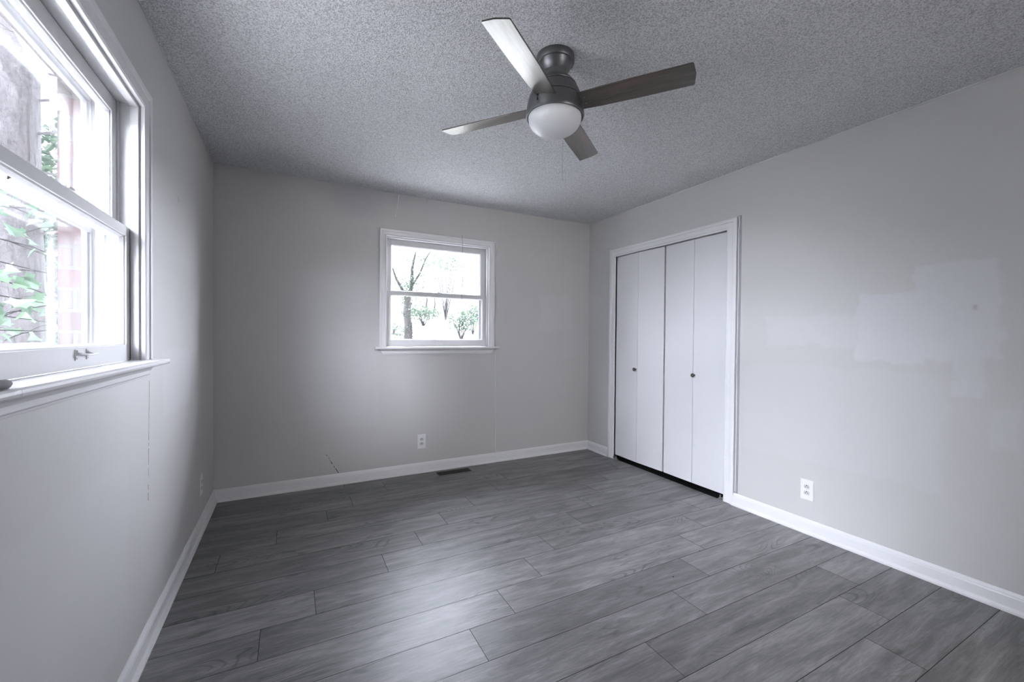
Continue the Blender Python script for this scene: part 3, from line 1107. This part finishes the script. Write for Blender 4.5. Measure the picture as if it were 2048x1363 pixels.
# pull chain
bm = bmesh.new()
tube(bm, [(0.075, 0.052, 2.18), (0.078, 0.053, 2.14), (0.079, 0.054, 2.05), (0.079, 0.054, 1.943)], 0.0011, 6)
lathe(bm, [(0.0002, 1.945), (0.0022, 1.942), (0.0024, 1.936), (0.0002, 1.933)], (0.079, 0.054), 10)
part('pull_chain', bm, M['steel'], smooth=True)
# blades
L_, BW_, PIT = 0.5642, 0.1078, math.radians(-12.85)
blade_me = None
for k in range(4):
    ba = math.radians(36.9 + 90 * k)
    if blade_me is None:
        bm = bmesh.new()
        # outline, slightly waisted at root with rounded tip corners
        pts = []
        hw = BW_ / 2
        r0 = 0.100
        pts += [(r0, -hw * 0.86), (r0 + 0.10, -hw * 0.95), (r0 + 0.25, -hw)]
        for i in range(5):
            a = -PI / 2 + i / 4 * PI / 2
            pts.append((L_ - 0.008 + 0.008 * math.cos(a) - 0.004, -hw + 0.008 + 0.008 * math.sin(a)))
        pts.append((L_ + 0.002, 0))
        for i in range(5):
            a = i / 4 * PI / 2
            pts.append((L_ - 0.008 + 0.008 * math.cos(a) - 0.004, hw - 0.008 + 0.008 * math.sin(a)))
        pts += [(r0 + 0.25, hw), (r0 + 0.10, hw * 0.95), (r0, hw * 0.86)]
        rings(bm, [[(x, y, -0.0028) for x, y in pts], [(x, y, 0.0028) for x, y in pts]], True, True)
        b0 = obj('blade', bm, M['blade'], fan, bevel=0.001)
        blade_me = b0
        b_ = b0
    else:
        b_ = blade_me.copy()
        COL.objects.link(b_)
        b_.parent = fan
    b_.location = (0, 0, 2.2228 - 2.44)
    b_.rotation_euler = (Matrix.Rotation(ba, 3, 'Z') @ Matrix.Rotation(PIT, 3, 'X')).to_euler()
    bm = bmesh.new()
    bx(bm, (0.090, -0.030, 0.003), (0.150, 0.030, 0.0062))
    for y in (-0.018, 0.018):
        tube(bm, [(0.135, y, -0.0028), (0.135, y, -0.0044)], [0.0042, 0.003], 12)
    obj('blade_arm', bm, M['nickel'], b_)

# debris caught on the meeting rail and specks on the floor
bm = bmesh.new()
for p_, rr in (((0, 0, 0), 0.0035), ((0.002, 0.001, 0.005), 0.0028), ((-0.001, -0.002, -0.004), 0.0022)):
    bmesh.ops.create_icosphere(bm, subdivisions=1, radius=rr, matrix=Matrix.Translation(p_))
o = obj('dried_bug', bm, M['debris'], loc=(-0.0655, 1.374, 1.571))
tag(o, 'tiny dark dried bug under the near window meeting rail', 'bug')
for x, y, lab in ((2.574, 1.62, 'tiny dark speck on the floor in front of the closet right door'),
                  (2.23, 1.505, 'tiny dark speck of dirt in the middle of the plank floor')):
    bm = bmesh.new()
    bmesh.ops.create_icosphere(bm, subdivisions=1, radius=0.004, matrix=Matrix.Diagonal((1.5, 0.8, 0.35, 1)))
    tag(obj('dirt_speck', bm, M['debris'], loc=(x, y, 0.001)), lab, 'speck')

# ------------------------------------------------------------------ outdoors
def gz(x, y):
    """ground height: flat by the house, a slope rising beyond the far wall"""
    k = max(0.0, min(1.0, (y - 6.0) / 11.0)) * max(0.0, min(1.0, (x + 2.5) / 5.0))
    k = k * k * (3 - 2 * k)
    return -0.55 + 2.5 * k + 0.05 * noise.noise(Vector((x * 0.5, y * 0.5, 0)))


bm = bmesh.new()
nx, ny = 60, 60
gv = [[bm.verts.new((x, y, gz(x, y))) for x in [(-30 + 70 * i / nx) for i in range(nx + 1)]] for y in [(-22 + 60 * j / ny) for j in range(ny + 1)]]
for j in range(ny):
    for i in range(nx):
        bm.faces.new((gv[j][i], gv[j][i + 1], gv[j + 1][i + 1], gv[j + 1][i]))
g = obj('ground', bm, M['ground'], smooth=True)
tag(g, 'bright pale ground rising behind the house', 'ground', kind='structure')


def leaf_shape(kind):
    if kind == 'maple':
        return [(0, 0), (0.18, 0.10), (0.46, 0.02), (0.40, 0.22), (0.52, 0.42), (0.27, 0.46), (0.20, 0.62), (0.0, 1.0),
                (-0.20, 0.62), (-0.27, 0.46), (-0.52, 0.42), (-0.40, 0.22), (-0.46, 0.02), (-0.18, 0.10)]
    return [(0, 0), (0.22, 0.3), (0.2, 0.65), (0, 1.0), (-0.2, 0.65), (-0.22, 0.3)]


def add_leaf(bm, P, size, kind, rnd, flat=0.6):
    sh = leaf_shape(kind)
    nrm = Vector((rnd.uniform(-1, 1) * flat, rnd.uniform(-1, 1) * flat, 1)).normalized()
    a = rnd.uniform(0, 2 * PI)
    u = nrm.cross(Vector((math.cos(a), math.sin(a), 0.1))).normalized()
    v = nrm.cross(u)
    mid_ = []
    rt = [bm.verts.new(P + u * x * size + v * y * size + nrm * (abs(x) * size * 0.25 - y * y * size * 0.18)) for x, y in sh]
    c_ = bm.verts.new(P + v * size * 0.35 + nrm * (-0.02 * size))
    n = len(rt)
    for i in range(n):
        bm.faces.new((c_, rt[i], rt[(i + 1) % n]))


def trunk_mesh(base, top, r0, r1, n=22, seg=14, seed=1, wob=0.08):
    bm = bmesh.new()
    base, top = Vector(base), Vector(top)
    rows = []
    for i in range(seg + 1):
        k = i / seg
        c_ = base.lerp(top, k) + Vector((noise.noise(Vector((k * 3, seed, 0))), noise.noise(Vector((k * 3, seed, 5))), 0)) * wob
        rr = r0 + (r1 - r0) * k + (0.25 * r0 * max(0, 0.12 - k) / 0.12)
        rows.append([c_ + Vector((math.cos(2 * PI * q / n), math.sin(2 * PI * q / n), 0)) * rr *
                     (1 + 0.10 * noise.noise(Vector((math.cos(2 * PI * q / n) * 1.5, math.sin(2 * PI * q / n) * 1.5, k * 6 + seed)))) for q in range(n)])
    rings(bm, rows, True, True)
    return bm


# big pale trunk just outside the near window
tr = tag(empty('large_tree', (-2.70, 7.3, -0.6)), 'large tree with pale lichen-covered trunk outside the near window', 'tree')
o = obj('trunk', trunk_mesh((0, 0, 0), (-0.05, 0.1, 8.5), 0.52, 0.44, seed=4, wob=0.06), M['bark_pale'], tr, smooth=True)
rnd = random.Random(5)
for k in range(7):
    z = 3.0 + k * 0.42
    a = rnd.uniform(-1.2, 0.6)
    pts = [Vector((0.4 * math.cos(a), 0.4 * math.sin(a), z))]
    d_ = Vector((math.cos(a), math.sin(a) * 0.6, rnd.uniform(-0.3, 0.5)))
    for i in range(6):
        pts.append(pts[-1] + d_ * 0.28)
        d_ += Vector((rnd.uniform(-.3, .3), rnd.uniform(-.3, .3), rnd.uniform(-.35, .35)))
    bm = bmesh.new()
    tube(bm, pts, [0.016 * (1 - i / 8.5) for i in range(7)], 7)
    obj('branch', bm, M['bark_pale'], tr, smooth=True)

# maple boughs near the window: twig + leaves, hanging from a tree left of the view
mt = tag(empty('maple_tree', (-4.2, 2.6, -0.6)), 'young maple with broad green leaves close outside the near window', 'tree')
MO = Vector((-4.2, 2.6, -0.6))
obj('trunk', trunk_mesh((0, 0, 0), (0.3, 0.2, 5.2), 0.10, 0.05, n=12, seed=9), M['bark_dark'], mt, smooth=True)
boughs = [((-0.86, 3.85, 2.10), 30), ((-0.92, 4.0, 1.92), 34), ((-0.80, 3.62, 2.00), 26), ((-0.95, 4.0, 1.74), 26), ((-0.84, 3.5, 1.62), 26),
          ((-0.95, 3.95, 1.50), 26), ((-0.80, 3.55, 1.42), 22), ((-0.92, 3.95, 1.26), 34), ((-0.80, 3.5, 1.20), 30),
          ((-0.95, 3.6, 3.25), 26), ((-1.0, 3.8, 3.55), 24), ((-0.95, 3.55, 2.95), 14)]
for bi, (b, nl) in enumerate(boughs):
    rnd = random.Random(40 + bi)
    b = Vector(b)
    a = Vector((-4.0, 2.8, b.z * 0.6 + 0.3))
    md = Vector((-1.65, b.y - 0.85, b.z - 0.06))
    pts = []
    for i in range(9):
        k = i / 8
        p_ = (a.lerp(md, k / 0.375) if i < 3 else md.lerp(b, (k - 0.375) / 0.625)) + Vector((0, 0, 0.16 * math.sin(k * PI))) + Vector((rnd.uniform(-.04, .04), rnd.uniform(-.05, .05), rnd.uniform(-.04, .04)))
        pts.append(p_ - MO)
    bm = bmesh.new()
    tube(bm, pts, [0.012 * (1 - i / 10) for i in range(9)], 6)
    twigs = []
    for i in range(3, 9):
        for s in (-1, 1):
            q = pts[i] + Vector((s * rnd.uniform(.08, .22), rnd.uniform(-.2, .2), rnd.uniform(-.10, .06)))
            tube(bm, [pts[i], (pts[i] + q) / 2 + Vector((0, 0, .015)), q], [0.004, 0.003, 0.002], 5)
            twigs.append(q)
    obj('branch', bm, M['bark_dark'], mt, smooth=True)
    bm = bmesh.new()
    for i in range(nl):
        if rnd.random() < 0.6:
            P = twigs[rnd.randrange(len(twigs))] + Vector((rnd.uniform(-.05, .05), rnd.uniform(-.05, .05), rnd.uniform(-.04, .02)))
        else:
            k = rnd.uniform(0.35, 1.0) * 8
            i0 = min(7, int(k))
            P = pts[i0].lerp(pts[i0 + 1], k - i0) + Vector((rnd.uniform(-.06, .06), rnd.uniform(-.08, .08), rnd.uniform(-.05, .03)))
        add_leaf(bm, P, rnd.uniform(0.075, 0.125), 'maple', rnd, 1.3)
    obj('leaves', bm, M['leaf_maple'], mt)


def bush(name, c_, rx, ry, rz_, nleaf, size, label, cat='bush', seed=1, group=None, kind='oval', mat='leaf_bush', thr=-0.12):
    r = tag(empty(name, (c_[0], c_[1], gz(c_[0], c_[1]))), label, cat, group)
    off = Vector((0, 0, c_[2] - gz(c_[0], c_[1])))
    rnd = random.Random(seed)
    bm = bmesh.new()
    for i in range(nleaf):
        while True:
            p_ = Vector((rnd.uniform(-1, 1), rnd.uniform(-1, 1), rnd.uniform(-1, 1)))
            if p_.length < 1 and noise.noise(p_ * 2.3 + Vector((seed * 3.1, 0, 0))) > thr:
                break
        P = Vector((p_.x * rx, p_.y * ry, p_.z * rz_)) + off
        add_leaf(bm, P, rnd.uniform(size * 0.6, size * 1.3), kind, rnd, 1.2)
    obj('foliage', bm, M[mat], r)
    bm = bmesh.new()
    for i in range(7):
        e_ = Vector((rnd.uniform(-.6, .6) * rx, rnd.uniform(-.6, .6) * ry, off.z + rz_ * rnd.uniform(0, .6)))
        tube(bm, [(0, 0, -0.05), e_ * 0.5 + Vector((rnd.uniform(-.05, .05), 0, 0)), e_], [0.02, 0.014, 0.006], 6)
    obj('stems', bm, M['bark_dark'], r, smooth=True)
    return r


bush('shrub', (-4.0, 12.6, 2.4), 1.6, 1.4, 3.4, 5200, 0.20, 'tall green shrub behind the pale trunk outside the near window', seed=3, mat='leaf_shrub', thr=-0.5)

# unseen evergreen shape added to keep north sun off the pale trunk
ev = tag(empty('added_sun_blocker', (0.2, 9.6, -0.6)), 'unseen dark green crown added to shade the pale trunk', 'tree')
bm = bmesh.new()
bmesh.ops.create_icosphere(bm, subdivisions=4, radius=1.0)
for v_ in bm.verts:
    q_ = v_.co.copy()
    k_ = 1 + 0.25 * noise.noise(q_ * 3.0)
    v_.co = Vector((q_.x * 1.35 * k_, q_.y * 1.7 * k_, 3.3 + q_.z * 3.3 * k_))
obj('foliage', bm, M['blocker_solid'], ev)
obj('trunk', trunk_mesh((0, 0, -0.2), (0, 0, 3.0), 0.16, 0.12, n=12, seed=6), M['bark_dark'], ev, smooth=True)

# beyond the far window: forked tree with ivy, low bushes, thin trunks
tt = tag(empty('forked_tree', (3.43, 12.0, gz(3.43, 12.0))), 'forked grey tree with ivy seen at left in the far window', 'tree')
TO = Vector((3.43, 12.0, gz(3.43, 12.0)))
obj('trunk', trunk_mesh(Vector((0, 0, -0.3)), Vector((0.0, 0, 2.15 - TO.z)), 0.13, 0.10, n=14, seed=2, wob=0.05), M['bark_dark'], tt, smooth=True)
for a_, b_, r_ in (((0, 0, 2.1 - TO.z), (-0.42, 0.05, 3.1 - TO.z), 0.05), ((0, 0, 2.1 - TO.z), (0.22, 0.02, 3.6 - TO.z), 0.06), ((0.1, 0, 2.6 - TO.z), (0.75, 0.1, 3.8 - TO.z), 0.03)):
    bm = bmesh.new()
    a_, b_ = Vector(a_), Vector(b_)
    tube(bm, [a_, a_.lerp(b_, .35) + Vector((0.03, 0, 0)), a_.lerp(b_, .7) - Vector((0.03, 0, 0)), b_], [r_, r_ * .85, r_ * .6, r_ * .35], 10)
    obj('branch', bm, M['bark_dark'], tt, smooth=True)
rnd = random.Random(77)
bm = bmesh.new()
for i in range(2000):
    w_ = rnd.random()
    if w_ < 0.45:
        k = rnd.random()
        P = Vector((rnd.gauss(0, 0.16), rnd.gauss(0, .12), (0.9 + 1.9 * k) - TO.z))
    elif w_ < 0.8:
        P = Vector((rnd.gauss(0.10, 0.35), rnd.gauss(0, .3), 2.75 + rnd.gauss(0, .35) - TO.z))
    else:
        P = Vector((rnd.gauss(0.55, 0.3), rnd.gauss(0, .3), 3.5 + rnd.gauss(0, .25) - TO.z))
    add_leaf(bm, P, rnd.uniform(0.04, 0.09), 'oval', rnd, 1.2)
obj('foliage', bm, M['leaf_bush'], tt)
G = 'low bushes on the slope beyond the far window'
bush('bush', (3.25, 13.2, 1.35), 0.55, 0.5, 0.32, 420, 0.10, 'low bush at the foot of the forked tree in the far window', seed=21, group=G)
bush('bush', (4.50, 14.2, 1.99), 0.62, 0.5, 0.26, 520, 0.10, 'leafy bush right of the forked tree in the far window', seed=22, group=G)
bush('bush', (5.28, 12.6, 1.66), 0.50, 0.5, 0.32, 560, 0.10, 'middle bush of the row in the far window', seed=23, group=G)
bush('bush', (5.95, 13.3, 1.95), 0.42, 0.5, 0.30, 420, 0.10, 'rightmost bush of the row in the far window', seed=24, group=G)
bush('tree_crown', (5.7, 15.4, 4.0), 0.85, 0.6, 0.30, 300, 0.11, 'sparse hanging foliage high in the far window', 'foliage', seed=25)
for (x, y, zt, r_, lab) in ((5.95, 19.0, 3.0, 0.10, 'left bare trunk in the distance through the far window'),
                            (6.55, 19.6, 3.3, 0.06, 'right thin bare trunk in the distance through the far window')):
    z0 = gz(x, y)
    o = obj('bare_trunk', trunk_mesh((0, 0, -0.2), (0.05, 0, zt - z0), r_, r_ * .3, n=10, seed=x), M['bark_dark'], smooth=True, loc=(x, y, z0))
    tag(o, lab, 'tree trunk', 'bare trunks beyond the far window')
